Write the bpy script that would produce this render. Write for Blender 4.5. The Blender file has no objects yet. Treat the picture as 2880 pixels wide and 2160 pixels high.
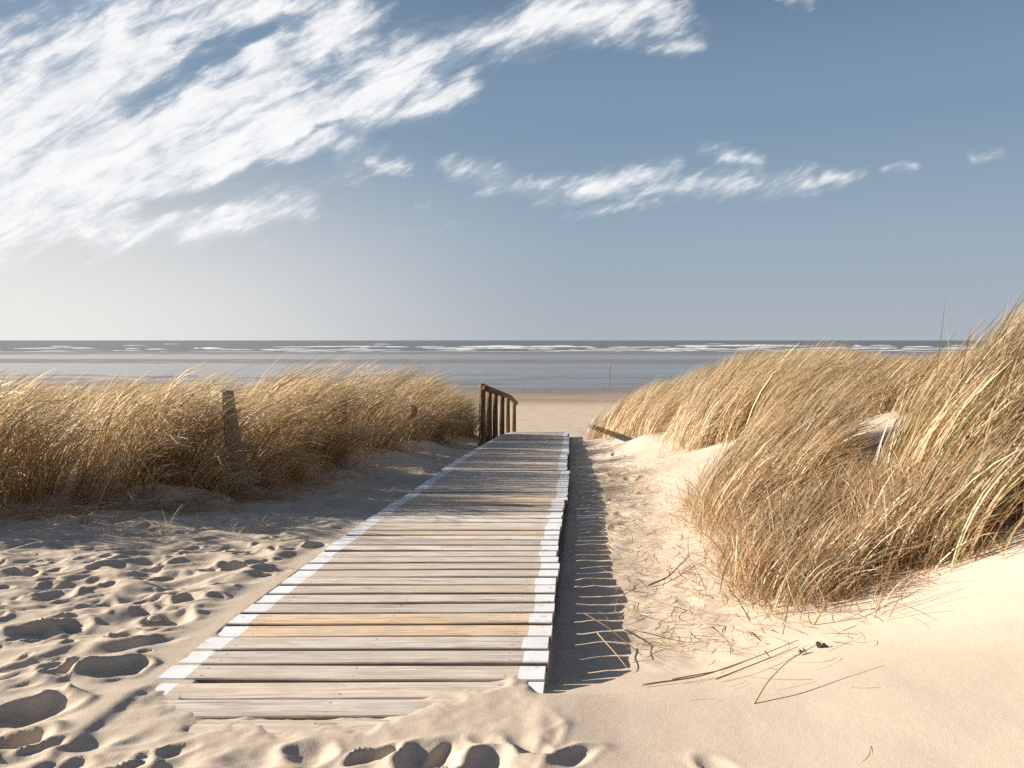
import bpy, bmesh, math, random
import numpy as np
from mathutils import Vector, Matrix
R = math.radians
rng = np.random.default_rng(11)
random.seed(5)
scene = bpy.context.scene
COL = scene.collection

# ------------------------------------------------------------------ helpers
def link(o, parent=None):
    COL.objects.link(o)
    if parent is not None:
        o.parent = parent
    return o
def tag(o, label=None, cat=None, group=None, kind=None):
    if label: o['label'] = label
    if cat: o['category'] = cat
    if group: o['group'] = group
    if kind: o['kind'] = kind
    return o
def empty(name, loc=(0, 0, 0)):
    o = bpy.data.objects.new(name, None)
    o.location = loc
    o.empty_display_size = 0.1
    return link(o)
def np_mesh(name, verts, quads, mat, parent=None, smooth=False, col=None):
    me = bpy.data.meshes.new(name)
    nv, nq = len(verts), len(quads)
    me.vertices.add(nv); me.loops.add(nq*4); me.polygons.add(nq)
    me.vertices.foreach_set('co', np.asarray(verts, np.float32).ravel())
    me.loops.foreach_set('vertex_index', np.asarray(quads, np.int32).ravel())
    me.polygons.foreach_set('loop_start', np.arange(0, nq*4, 4, dtype=np.int32))
    me.polygons.foreach_set('use_smooth', np.full(nq, smooth))
    me.update(calc_edges=True)
    if col is not None:
        a = me.color_attributes.new('Col', 'FLOAT_COLOR', 'POINT')
        c = np.ones((nv, 4), np.float32); c[:, :3] = col
        a.data.foreach_set('color', c.ravel())
    me.materials.append(mat)
    return link(bpy.data.objects.new(name, me), parent)
def bm_obj(name, bm, mats, parent=None, smooth=False):
    me = bpy.data.meshes.new(name)
    bm.normal_update(); bm.to_mesh(me); bm.free()
    for m in (mats if isinstance(mats, (list, tuple)) else [mats]): me.materials.append(m)
    if smooth:
        for p in me.polygons: p.use_smooth = True
    return link(bpy.data.objects.new(name, me), parent)
def sstep(x, a, b):
    t = np.clip((x-a)/(b-a), 0, 1); return t*t*(3-2*t)
def _hash(ix, iy, seed):
    h = (ix.astype(np.int64)*374761393 + iy.astype(np.int64)*668265263 + seed*982451653) & 0xffffffff
    h = ((h ^ (h >> 13))*1274126177) & 0xffffffff
    return (h ^ (h >> 16)) & 0xffffffff
def perlin(x, y, seed=0):
    x = np.asarray(x, float); y = np.asarray(y, float)
    x0 = np.floor(x); y0 = np.floor(y); fx = x-x0; fy = y-y0
    def g(i, j, dx, dy):
        a = _hash(x0+i, y0+j, seed)/4294967296.0*2*np.pi
        return np.cos(a)*dx+np.sin(a)*dy
    u = fx*fx*fx*(fx*(fx*6-15)+10); v = fy*fy*fy*(fy*(fy*6-15)+10)
    n = (g(0,0,fx,fy)*(1-u)+g(1,0,fx-1,fy)*u)*(1-v) + (g(0,1,fx,fy-1)*(1-u)+g(1,1,fx-1,fy-1)*u)*v
    return n*1.5
def fbm(x, y, seed=0, octv=4, gain=.5):
    s = 0; a = 1; f = 1
    for o in range(octv):
        s = s+a*perlin(x*f+o*13.7, y*f-o*7.3, seed+o); a *= gain; f *= 2.03
    return s
def crest(x, y, seed, octv=3, gain=.5):     # sharp crests, smooth hollows
    s = 0; a = 1; f = 1
    for o in range(octv):
        s = s+a*(.72-2*np.abs(perlin(x*f+o*9.1, y*f+o*4.7, seed+o))); a *= gain; f *= 2.1
    return s
def poly_sd(x, y, P):                       # signed distance, negative inside
    x = np.asarray(x, float); y = np.asarray(y, float)
    d = np.full(x.shape, 1e9); ins = np.zeros(x.shape, bool)
    for k in range(len(P)):
        ax, ay = P[k]; bx, by = P[(k+1) % len(P)]
        ex, ey = bx-ax, by-ay
        t = np.clip(((x-ax)*ex+(y-ay)*ey)/(ex*ex+ey*ey), 0, 1)
        d = np.minimum(d, np.hypot(x-ax-t*ex, y-ay-t*ey))
        c = (ay > y) != (by > y)
        with np.errstate(divide='ignore', invalid='ignore'):
            xi = ax+(y-ay)*ex/(ey if ey else 1e-9)
        ins ^= c & (x < xi)
    return np.where(ins, -d, d)

# ------------------------------------------------------------------ the lie of the land
BY  = [0, 2.4, 3.05, 3.92, 5.48, 6.97, 9.65, 14.16, 18, 21.61, 26, 36]
BXL = [-1.62, -1.45, -1.39, -1.31, -1.17, -1.04, -.82, -.50, -.23, .03, .35, 1.0]
ZY  = [0, 3.05, 3.92, 5.48, 6.97, 9.65, 14.16, 18, 21.61, 24, 28, 36]
ZB  = [0, 0, -.012, -.05, -.115, -.25, -.525, -.82, -1.16, -1.55, -2.4, -4.0]
BW = 1.5
WATER = -4.70
def xl_of(y): return np.interp(y, BY, BXL)
def zb_of(y):
    y = np.asarray(y, float)
    return sum(np.interp(y+o, ZY, ZB)*w for o, w in ((-.9, .25), (0, .5), (.9, .25)))
BANK = [(-40, 1.5), (-12, 3.4), (-6.5, 4.7), (-4.6, 5.6), (-3.9, 6.1), (-3.25, 6.5), (-2.65, 6.75), (-2.35, 7.3), (-2.07, 8.8),
        (-1.77, 11.9), (-1.05, 15.6), (-.85, 17), (-1.6, 19), (-4, 20), (-40, 20)]

PRINTS = []      # x, y, along, across, angle, depth
def pr(x, y, a, b, ang, d): a, b = (a*.66, b*.66) if a >= .15 else (a, b); PRINTS.append((x, y, a*random.uniform(.75, .95), b*random.uniform(.72, .95), ang, d*.70))
for p in ((-2.35,4.04,.17,.10,.5,.07), (-2.12,3.50,.15,.10,.3,.075), (-1.56,3.10,.18,.11,.7,.085), (-1.74,3.05,.15,.06,.9,.06),
          (-1.66,2.72,.20,.12,.6,.10), (-1.60,2.50,.20,.14,.5,.10), (-1.62,3.73,.12,.09,.2,.07), (-1.68,3.98,.13,.07,.4,.06),
          (-1.80,3.96,.10,.07,.6,.06), (-1.63,4.62,.15,.07,.2,.065), (-1.38,4.58,.11,.05,.3,.05), (-1.30,5.22,.10,.06,1.0,.06),
          (-2.02,3.92,.10,.09,.2,.05), (-.63,2.44,.10,.09,.4,.06), (-.42,2.43,.15,.07,.8,.06), (-.25,2.42,.13,.09,.9,.07),
          (.05,2.62,.12,.10,1.3,.075), (.06,2.47,.10,.05,2.4,.05), (-.08,2.36,.12,.08,.8,.06), (-1.34,2.52,.12,.05,.9,.05),
          (-1.15,2.58,.13,.05,.8,.045), (-.2,2.76,.06,.05,.8,.035), (-1.72,3.50,.09,.08,1.0,.05), (-2.0,3.60,.08,.09,.4,.04),
          (-2.6,3.85,.13,.08,.5,.06), (-2.75,4.4,.14,.08,.3,.06), (-2.2,4.75,.13,.07,.2,.055), (-1.95,5.0,.14,.06,.2,.05),
          (-.62,2.15,.13,.10,.6,.07), (-1.05,2.25,.15,.09,.7,.075), (-1.7,2.2,.16,.11,.4,.08), (-.2,2.05,.14,.1,.7,.07),
          (-2.2,2.75,.16,.1,.6,.08), (-2.4,3.1,.15,.1,.3,.07), (.62,2.35,.10,.045,2.2,.02)):
    pr(*p)
for _ in range(240):
    y = 1.7+5.2*random.random()**.9; x = xl_of(y)-.26-3.5*random.random()
    pr(x, y, random.uniform(.035, .10), random.uniform(.024, .05), random.uniform(-.1, 1.1), random.uniform(.012, .042))
for _ in range(260):
    y = 2.4+4.2*random.random(); x = xl_of(y)-.13-3.3*random.random()
    pr(x, y, random.uniform(.035, .075), random.uniform(.022, .04), random.uniform(-.1, 1.1), random.uniform(.016, .034))
for _ in range(26):
    x = random.uniform(-1.5, .25); y = random.uniform(1.4, 2.55)
    pr(x, y, random.uniform(.04, .12), random.uniform(.03, .07), random.uniform(.2, 1.3), random.uniform(.012, .045))
for _ in range(70):
    y = random.uniform(6.8, 17); x = xl_of(y)+BW+random.uniform(.12, 1.0)
    pr(x, y, random.uniform(.10, .16), random.uniform(.05, .08), random.uniform(.9, 2.2), random.uniform(.02, .045))
for _ in range(60):
    y = random.uniform(6, 15); x = xl_of(y)-random.uniform(.1, .9)
    pr(x, y, random.uniform(.10, .16), random.uniform(.05, .08), random.uniform(.9, 2.2), random.uniform(.02, .045))
for _ in range(10):
    pr(random.uniform(.3, .95), random.uniform(4.2, 7), random.uniform(.1, .14), random.uniform(.05, .07), random.uniform(1, 2), random.uniform(.015, .03))

def macro(x, y):
    x = np.asarray(x, float); y = np.asarray(y, float)
    xl = xl_of(y); zb = zb_of(y); s = x-xl
    # left: plateau with the grass bank on it
    zp = np.interp(y, [0, 8, 12, 15, 18, 21, 26, 36], [0, -.02, -.12, -.28, -.55, -1.1, -2.4, -4.0])
    lv = -.004-.06*sstep(y, 4.5, 8)
    kl = sstep(-s, .25, 2.2)
    zl = zb*(1-kl)+zp*kl+lv
    sd = poly_sd(x+.18*perlin(x*1.3, y*1.3, 3), y, BANK)
    zl = zl+.14*sstep(-sd, -.25, .55)*(1-sstep(y, 17, 22))+.06*fbm(x*.5, y*.5, 7, 2)*sstep(-sd, 0, 1.5)
    # right: trough beside the deck, then the dune
    def prof(sx_, sz_):
        return sum(np.interp(s+o, sx_, sz_)*w for o, w in ((-.22, .2), (-.1, .2), (0, .2), (.1, .2), (.22, .2)))
    Rr = prof([1.4, 1.56, 2.0, 2.25, 2.5, 3.0, 3.6, 4.1, 5, 6, 9, 30], [-.14, -.135, -.125, -.095, -.02, .13, .37, .60, .86, .98, 1.05, 1.1])
    Rn = prof([1.4, 1.7, 2.2, 2.8, 3.6, 4.4, 6, 30], [0, .0, .03, .11, .26, .44, .8, 1.1])
    kn = sstep(y, 2.75, 3.5)
    rr = Rn*(1-kn)+Rr*kn
    fr = 1-.55*sstep(y, 15, 24)
    rr = rr+.02*np.exp(-((s-1.5)/.22)**2)*sstep(y, 2.98, 2.86)
    zr = zb+rr*np.where(rr > 0, fr, 1)+.07*fbm(x*.45+3, y*.45, 21, 2)*sstep(s, 2.2, 3.6)
    # hollow between the right hand clumps
    # under the deck
    yc = np.interp(s, [-.2, 0, .12, .30, .36, .95, 1.1, 1.27, 1.4, 1.5, 1.6], [2.97, 2.95, 2.86, 2.74, 2.66, 2.66, 2.83, 2.95, 3.03, 2.93, 2.9])
    wob = .06*fbm(x*6, y*6, 40, 4, .6)
    c = np.clip((yc+wob-y)*.13, -.17, .012)+.003*fbm(x*9, y*9, 43, 3)*sstep(yc-y, -.05, .1)
    fill = np.interp(y, [2.6, 2.72, 2.88, 3.2, 3.36, 3.6, 3.9], [.36, .36, .28, .22, .18, .1, .02])
    ff = sstep(s+.05*fbm(x*6, y*6, 41, 2), fill-.02, fill-.10)
    c = np.maximum(c, -.17+(.17-.004)*ff*(1-sstep(y, 3.75, 4.1)))
    zu = zb+c
    zl = zl+.028*np.exp(-(s/.22)**2)*sstep(y, 3.02, 2.84)+.003*np.exp(-(s/.14)**2)*(1-sstep(y, 6, 9))
    wl = sstep(s, .015, .07); wr = sstep(s, BW-.05, BW+.03)
    z = zl*(1-wl)+zu*wl
    z = z*(1-wr)+zr*wr
    # down to the beach, tidal bars and pools
    n1 = fbm(x/22, y/6, 51, 4, .6); n2 = perlin(x/160, y/60, 55)
    zs = np.interp(y+6*n2+x*.03, [30, 38, 55, 86, 95, 103, 140, 150, 200, 212, 248, 262, 320, 345, 400, 430, 700, 2000],
                   [-3.9, -4.0, -4.16, -4.52, -4.655, -4.70, -4.72, -4.86, -4.84, -4.655, -4.65, -4.80, -4.80, -4.665, -4.67, -4.95, -6, -9])
    zs = zs+.085*n1*sstep(y, 84, 100)*(1-sstep(y, 400, 440))
    k = sstep(y, 24, 37)
    return z*(1-k)+zs*k

def ground(x, y, fine=True):
    x = np.asarray(x, float); y = np.asarray(y, float)
    z = macro(x, y)
    if not fine: return z
    s = x-xl_of(y)
    near = (1-sstep(y, 15, 22))
    off = np.maximum(sstep(s, .0, -.08), sstep(s, BW+.02, BW+.15))
    front = sstep(y, 2.62, 2.40)*sstep(s, 2.1, 1.3)
    left = sstep(s, .0, -.25)
    tra = np.maximum(left, front)
    # wind combed lumps, crests running to the right and a little away
    wx = x+.10*fbm(x*2.2, y*2.2, 61, 2); wy = y+.10*fbm(x*2.2, y*2.2, 67, 2)
    a = wx*.94+wy*.34; b = -wx*.34+wy*.94
    lump = fbm(a*1.6, b*4.2, 71, 3, .5)
    rid = 1-np.abs(perlin(a*1.3, b*3.4, 77))*2
    edge_ = sstep(s, -.05, -.22)
    h = (.022*lump+.012*rid+.021*crest(a*1.7, b*4.4, 73, 2, .42))*tra*edge_*near
    h = h+.004*fbm(a*4, b*8, 81, 2)*tra*near
    trr = sstep(s, BW, BW+.1)*sstep(s, 2.7, 2.2)*sstep(y, 3.0, 3.6)
    h = h+(.012*fbm(x*3, y*3, 85, 3)+.022*fbm(x*2.4, y*2.4, 88, 2)*sstep(y, 6, 8))*trr*near
    h = h+.006*fbm(x*1.4, y*1.4, 91, 3)*near*off+(.0015*fbm(x*8, y*8, 92, 3, .5)+.0025*np.maximum(perlin(x*30, y*30, 98)-.15, 0))*np.maximum(tra, .4*trr)*(1-sstep(y, 6, 10))
    h = h+((.011*crest(a*2.6, b*4.4, 93, 2, .4)*sstep(y, 2.64, 2.35))+.003*np.maximum(perlin(x*21, y*21, 97)-.25, 0))*front*sstep(s, 1.9, 1.4)*sstep(y, 2.66, 2.5)
    # banked grey ledge in front of the bank
    ca, sa = math.cos(.22), math.sin(.22)
    u = (x+2.78)*ca+(y-6.62)*sa; v = -(x+2.78)*sa+(y-6.62)*ca
    h = h+.15*np.exp(-(u/.42)**4)*np.exp(-(v/.13)**2)
    # small drifts at the foot of the bank further on
    for (mx, my, mr, mh) in ((-1.55, 10.6, .35, .13), (-1.35, 12.4, .4, .16), (-1.95, 9.3, .3, .09), (2.2, 13.2, .5, .14), (2.0, 15.5, .5, .10)):
        h = h+mh*np.exp(-(((x-mx)**2+((y-my)*.6)**2)/mr**2))
    # trodden prints
    ix = np.arange(x.size).reshape(x.shape)
    xf, yf, hf = x.ravel(), y.ravel(), np.array(h, float).ravel().copy()
    wxf = xf+.026*perlin(xf*9, yf*9, 101)+.004*perlin(xf*27, yf*27, 103)
    wyf = yf+.026*perlin(xf*9+5, yf*9, 107)+.004*perlin(xf*27, yf*27+9, 109)
    for (px, py, pa, pb, an, dp) in PRINTS:
        m = np.nonzero((np.abs(xf-px) < pa*2.6) & (np.abs(yf-py) < pa*2.6))[0]
        if not len(m): continue
        dx = wxf[m]-px; dy = wyf[m]-py
        uu = (dx*math.cos(an)+dy*math.sin(an))/pa; vv = (-dx*math.sin(an)+dy*math.cos(an))/pb
        r = np.sqrt(uu*uu+vv*vv)
        tilt = 1+.35*np.clip(uu, -1, 1)
        hf[m] += -dp*.66*tilt*np.exp(-(r/.80)**2.7)+dp*.26*(1+.5*np.clip(vv, -1, 1))*np.exp(-((r-1.24)/.27)**2)
    h = hf.reshape(x.shape)
    return z+h*np.maximum(off, front)

# ------------------------------------------------------------------ materials
def new_mat(name):
    m = bpy.data.materials.new(name); m.use_nodes = True
    nt = m.node_tree
    for n in list(nt.nodes): nt.nodes.remove(n)
    out = nt.nodes.new('ShaderNodeOutputMaterial')
    return m, nt, out
class NT:
    """small node-writing helper"""
    def __init__(s, nt): s.nt = nt
    def n(s, typ, ins=None, **props):
        nd = s.nt.nodes.new(typ)
        for k, v in props.items(): setattr(nd, k, v)
        for k, v in (ins or {}).items():
            sock = nd.inputs[k]
            if hasattr(v, 'is_linked') or isinstance(v, bpy.types.NodeSocket): s.nt.links.new(v, sock)
            else: sock.default_value = v
        return nd
    def m(s, op, a, b=None, c=None, clamp=False):
        ins = {0: a}
        if b is not None: ins[1] = b
        if c is not None: ins[2] = c
        return s.n('ShaderNodeMath', ins, operation=op, use_clamp=clamp).outputs[0]
    def vm(s, op, a, b=None, sc=None, out=0):
        ins = {0: a}
        if b is not None: ins[1] = b
        nd = s.n('ShaderNodeVectorMath', ins, operation=op)
        if sc is not None:
            if isinstance(sc, bpy.types.NodeSocket): s.nt.links.new(sc, nd.inputs['Scale'])
            else: nd.inputs['Scale'].default_value = sc
        return nd.outputs[out]
    def mix(s, f, a, b, blend='MIX'):
        nd = s.n('ShaderNodeMix', None, data_type='RGBA', blend_type=blend)
        for sock, v in ((nd.inputs[0], f), (nd.inputs[6], a), (nd.inputs[7], b)):
            if isinstance(v, bpy.types.NodeSocket): s.nt.links.new(v, sock)
            else: sock.default_value = v if not isinstance(v, tuple) else (*v, 1)[:4]
        return nd.outputs[2]
    def rng(s, v, a, b, c=0., d=1., smooth=True):
        return s.n('ShaderNodeMapRange', {0: v, 1: a, 2: b, 3: c, 4: d}, interpolation_type='SMOOTHSTEP' if smooth else 'LINEAR').outputs[0]
    def noise(s, vec, scale, detail=3., rough=.5, dist=0., out=0):
        return s.n('ShaderNodeTexNoise', {'Vector': vec, 'Scale': scale, 'Detail': detail, 'Roughness': rough, 'Distortion': dist}).outputs[out]
    def l(s, a, b): s.nt.links.new(a, b)

SAND = (.56, .435, .315)
def mat_sand():
    m, nt, out = new_mat('sand'); k = NT(nt)
    geo = k.n('ShaderNodeNewGeometry'); pos = geo.outputs['Position']
    z = k.n('ShaderNodeSeparateXYZ', {0: pos}).outputs[2]
    big = k.noise(pos, .55, 3.); mid = k.noise(pos, 9., 3.)
    grain = k.noise(pos, 260., 2., .7); grain2 = k.noise(pos, 900., 1., .6)
    c = k.mix(k.rng(big, .35, .7), (.565, .465, .365), (.54, .445, .35))
    c = k.mix(k.m('MULTIPLY', k.rng(mid, .45, .8), .25), c, (.46, .36, .27))
    c = k.mix(k.m('MULTIPLY', k.rng(grain, .54, .70), .5), c, (.33, .24, .16))
    c = k.mix(k.m('MULTIPLY', k.rng(grain, .42, .28), .30), c, (.70, .60, .47))
    wn = k.noise(k.vm('MULTIPLY', pos, (.02, .09, 0)), 1., 4., .55)
    zz = k.m('ADD', z, k.m('MULTIPLY', k.m('SUBTRACT', wn, .5), .14))
    damp = k.rng(zz, -4.30, -4.42); wet = k.rng(zz, -4.48, -4.62)
    c = k.mix(damp, c, (.36, .27, .19)); c = k.mix(wet, c, (.21, .155, .12))
    mot = k.noise(k.vm('MULTIPLY', pos, (.10, .5, 0)), 1., 5., .65)
    c = k.mix(k.m('MULTIPLY', k.m('MULTIPLY', k.rng(mot, .45, .62), k.rng(z, -4.25, -4.5)), .55), c, (.15, .115, .09))
    far_ = k.rng(k.n('ShaderNodeSeparateXYZ', {0: pos}).outputs[1], 26, 36)
    trod = k.noise(pos, .9, 4., .6)
    c = k.mix(k.m('MULTIPLY', k.m('MULTIPLY', k.rng(trod, .48, .64), far_), .35), c, (.36, .28, .215))
    b1 = k.n('ShaderNodeBump', {'Strength': .35, 'Distance': .004, 'Height': grain})
    b2 = k.n('ShaderNodeBump', {'Strength': .14, 'Distance': .012, 'Height': k.noise(pos, 26., 5., .6), 'Normal': b1.outputs[0]})
    p = k.n('ShaderNodeBsdfPrincipled', {'Base Color': c, 'Roughness': k.m('SUBTRACT', .92, k.m('MULTIPLY', wet, .55)), 'Normal': b2.outputs[0]})
    k.l(k.m('ADD', .12, k.m('MULTIPLY', wet, .38)), p.inputs['Specular IOR Level'])
    k.l(p.outputs[0], out.inputs[0]); return m
def mat_water():
    m, nt, out = new_mat('sea_water'); k = NT(nt)
    pos = k.n('ShaderNodeNewGeometry').outputs['Position']
    y = k.n('ShaderNodeSeparateXYZ', {0: pos}).outputs[1]
    sea = k.rng(y, 330, 460)
    n1 = k.noise(k.vm('MULTIPLY', pos, (.10, .22, 0)), 1., 5., .6)
    n2 = k.noise(k.vm('MULTIPLY', pos, (.012, .05, 0)), 1., 4., .6)
    h = k.m('ADD', k.m('MULTIPLY', n1, k.m('ADD', .16, k.m('MULTIPLY', sea, .64))), k.m('MULTIPLY', n2, k.m('ADD', .02, k.m('MULTIPLY', sea, 3.0))))
    b = k.n('ShaderNodeBump', {'Strength': 1., 'Distance': 1., 'Height': h})
    c = k.mix(sea, (.095, .083, .066), (.125, .122, .118))
    c = k.mix(k.rng(n2, .5, .7), c, (.17, .165, .15))
    p = k.n('ShaderNodeBsdfPrincipled', {'Base Color': c, 'IOR': 1.33, 'Normal': b.outputs[0]})
    k.l(k.m('ADD', .13, k.m('MULTIPLY', sea, .22)), p.inputs['Roughness'])
    k.l(p.outputs[0], out.inputs[0]); return m
def mat_foam():
    m, nt, out = new_mat('foam'); k = NT(nt)
    p = k.n('ShaderNodeBsdfPrincipled', {'Base Color': (.70, .71, .72, 1), 'Roughness': .9})
    k.l(p.outputs[0], out.inputs[0]); return m
def mat_grass():
    m, nt, out = new_mat('marram_blades'); k = NT(nt)
    c = k.n('ShaderNodeAttribute', attribute_name='Col').outputs['Color']
    d = k.n('ShaderNodeBsdfDiffuse', {'Color': c})
    t = k.n('ShaderNodeBsdfTranslucent', {'Color': c})
    g = k.n('ShaderNodeBsdfGlossy', {'Color': (.9, .85, .75, 1), 'Roughness': .45})
    a = k.n('ShaderNodeMixShader', {0: .54, 1: d.outputs[0], 2: t.outputs[0]})
    a = k.n('ShaderNodeMixShader', {0: .06, 1: a.outputs[0], 2: g.outputs[0]})
    k.l(a.outputs[0], out.inputs[0]); return m
def wood_nodes(k, axis_scale):
    oi = k.n('ShaderNodeObjectInfo')
    tc = k.n('ShaderNodeTexCoord').outputs['Object']
    off = k.n('ShaderNodeCombineXYZ', {0: k.m('MULTIPLY', oi.outputs['Random'], 37.), 1: k.m('MULTIPLY', oi.outputs['Random'], 91.), 2: k.m('MULTIPLY', oi.outputs['Random'], 11.)}).outputs[0]
    v = k.vm('ADD', k.vm('MULTIPLY', tc, axis_scale), off)
    return oi, tc, off, v
def mat_plank():
    m, nt, out = new_mat('weathered_deck_wood'); k = NT(nt)
    oi, tc, off, v = wood_nodes(k, (1.6, 34., 34.))
    g1 = k.noise(v, 1., 5., .62, .6); g2 = k.noise(k.vm('MULTIPLY', v, (3., 3.2, 3.2)), 1., 4., .6)
    sp = k.vm('ADD', k.vm('MULTIPLY', tc, (5., 16., 16.)), off)
    blot = k.noise(sp, 1., 3.)
    base = oi.outputs['Color']
    c = k.mix(k.m('MULTIPLY', k.rng(g1, .42, .66), .8), base, k.mix(1., base, (.58, .52, .46), 'MULTIPLY'))
    c = k.mix(k.m('MULTIPLY', k.rng(g2, .50, .68), .6), c, k.mix(1., base, (1.35, 1.33, 1.3), 'MULTIPLY'))
    c = k.mix(k.m('MULTIPLY', k.rng(blot, .52, .74), .45), c, (.30, .24, .19))
    kn = k.n('ShaderNodeTexVoronoi', {'Vector': k.vm('ADD', k.vm('MULTIPLY', tc, (2.2, 6., 6.)), off), 'Scale': 1.}, feature='F1')
    kd = k.rng(kn.outputs['Distance'], .10, .05)
    c = k.mix(k.m('MULTIPLY', kd, .6), c, (.16, .11, .075))
    # long drying cracks and the screw heads over the joists
    cr = k.noise(k.vm('ADD', k.vm('MULTIPLY', tc, (2.4, 70., 70.)), off), 1., 2., .5, .3)
    c = k.mix(k.m('MULTIPLY', k.rng(cr, .66, .70), .75), c, (.10, .075, .055))
    so_ = k.n('ShaderNodeSeparateXYZ', {0: tc})
    ax_ = k.m('ABSOLUTE', k.m('SUBTRACT', k.m('ABSOLUTE', so_.outputs[0]), .59))
    ax_ = k.m('MINIMUM', ax_, k.m('ABSOLUTE', so_.outputs[0]))
    ay_ = k.m('SUBTRACT', k.m('ABSOLUTE', so_.outputs[1]), .036)
    sc_ = k.m('SQRT', k.m('ADD', k.m('MULTIPLY', ax_, ax_), k.m('MULTIPLY', ay_, ay_)))
    c = k.mix(k.m('MULTIPLY', k.rng(sc_, .0065, .004), .8), c, (.07, .06, .05))
    # blown sand lying in the grain
    pos = k.n('ShaderNodeNewGeometry').outputs['Position']
    sd = k.rng(k.m('ADD', k.noise(pos, 5., 5., .65), k.m('MULTIPLY', k.noise(v, 1.3, 4.), .3)),   .60, .80)
    up = k.n('ShaderNodeSeparateXYZ', {0: k.n('ShaderNodeNewGeometry').outputs['Normal']}).outputs[2]
    c = k.mix(k.m('MULTIPLY', k.m('MULTIPLY', sd, k.rng(up, .7, .95)), .75), c, (.53, .44, .34))
    # sawn side faces never weathered as grey
    c = k.mix(k.m('MULTIPLY', k.rng(up, .6, .2), .75), c, k.mix(g1, (.30, .17, .085), (.19, .11, .055)))
    b = k.n('ShaderNodeBump', {'Strength': .6, 'Distance': .003, 'Height': g1})
    p = k.n('ShaderNodeBsdfPrincipled', {'Base Color': c, 'Roughness': .82, 'Normal': b.outputs[0], 'Specular IOR Level': .25})
    k.l(p.outputs[0], out.inputs[0]); return m
def mat_paint():
    m, nt, out = new_mat('worn_white_paint'); k = NT(nt)
    oi, tc, off, v = wood_nodes(k, (3., 34., 34.))
    g1 = k.noise(v, 1., 5., .65, .5)
    pos = k.n('ShaderNodeNewGeometry').outputs['Position']
    chip = k.m('ADD', k.m('MULTIPLY', k.noise(pos, 26., 5., .7), .6), k.m('MULTIPLY', g1, .5))
    c = k.mix(k.rng(k.noise(pos, 4., 2.), .4, .7), (.80, .80, .80), (.72, .71, .70))
    c = k.mix(k.rng(chip, .615, .69), c, (.44, .37, .30))
    b = k.n('ShaderNodeBump', {'Strength': .4, 'Distance': .002, 'Height': chip})
    p = k.n('ShaderNodeBsdfPrincipled', {'Base Color': c, 'Roughness': .7, 'Normal': b.outputs[0]})
    k.l(p.outputs[0], out.inputs[0]); return m
def mat_timber(name, c1, c2, moss=0.):
    m, nt, out = new_mat(name); k = NT(nt)
    oi, tc, off, v = wood_nodes(k, (40., 40., 3.))
    g = k.noise(v, 1., 5., .65, .4); bl = k.noise(k.vm('ADD', tc, off), 9., 4., .6)
    c = k.mix(k.rng(g, .4, .65), c1, c2)
    c = k.mix(k.m('MULTIPLY', k.rng(bl, .5, .7), moss), c, (.17, .16, .06))
    b = k.n('ShaderNodeBump', {'Strength': .8, 'Distance': .006, 'Height': g})
    p = k.n('ShaderNodeBsdfPrincipled', {'Base Color': c, 'Roughness': .88, 'Normal': b.outputs[0], 'Specular IOR Level': .2})
    k.l(p.outputs[0], out.inputs[0]); return m
def mat_plain(name, c, rough=.8):
    m, nt, out = new_mat(name); k = NT(nt)
    tc = k.n('ShaderNodeTexCoord').outputs['Object']
    cc = k.mix(k.noise(tc, 60., 3.), c, tuple(v*.6 for v in c))
    p = k.n('ShaderNodeBsdfPrincipled', {'Base Color': cc, 'Roughness': rough})
    k.l(p.outputs[0], out.inputs[0]); return m
M_SAND = mat_sand(); M_WATER = mat_water(); M_FOAM = mat_foam(); M_GRASS = mat_grass()
M_PLANK = mat_plank(); M_PAINT = mat_paint()
M_POST = mat_timber('grey_post_wood', (.44, .35, .27), (.22, .16, .11))
M_RAIL = mat_timber('brown_rail_wood', (.11, .068, .04), (.21, .135, .08), .5)
M_JOIST = mat_timber('joist_wood', (.20, .13, .075), (.12, .08, .05))

# ------------------------------------------------------------------ the sand, one sheet to the horizon
def axis(segs):
    out = []
    for a, b, s0, s1 in segs:
        v = a
        while v < b-1e-6:
            out.append(v); t = (v-a)/(b-a); v += s0*(s1/s0)**t
    out.append(segs[-1][1]); return np.array(out)
xr_ = axis([(0, 2.6, .0125, .0125), (2.6, 8, .0125, .10), (8, 60, .10, 1.5), (60, 900, 1.5, 60), (900, 20000, 60, 3000)])
xn_ = axis([(0, 3.6, .0125, .0125), (3.6, 8, .0125, .10), (8, 60, .10, 1.5), (60, 900, 1.5, 60), (900, 20000, 60, 3000)])
XS = np.concatenate([-xn_[:0:-1], xr_])
YS = np.concatenate([-axis([(0, 30, .2, 6)])[:0:-1]+1.2, axis([(1.2, 1.9, .05, .011), (1.9, 5.2, .011, .013), (5.2, 8, .013, .03), (8, 24, .03, .14), (24, 100, .14, .7), (100, 480, .7, 4), (480, 3000, 4, 200), (3000, 20000, 200, 3000)])])
GX, GY = np.meshgrid(XS, YS)
GZ = ground(GX, GY)
nx, ny = len(XS), len(YS)
idx = np.arange(nx*ny).reshape(ny, nx)
Q = np.stack([idx[:-1, :-1], idx[:-1, 1:], idx[1:, 1:], idx[1:, :-1]], -1).reshape(-1, 4)
o = np_mesh('sand', np.stack([GX, GY, GZ], -1).reshape(-1, 3), Q, M_SAND, smooth=True)
tag(o, kind='structure', label='pale dune sand with footprints running down to the wet beach')
# sea
V = [(-25000, 82, WATER), (25000, 82, WATER), (25000, 28000, WATER), (-25000, 28000, WATER)]
o = np_mesh('sea', V, [(0, 1, 2, 3)], M_WATER)
tag(o, kind='structure', label='grey sea and shallow tide pools reaching the horizon')

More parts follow.
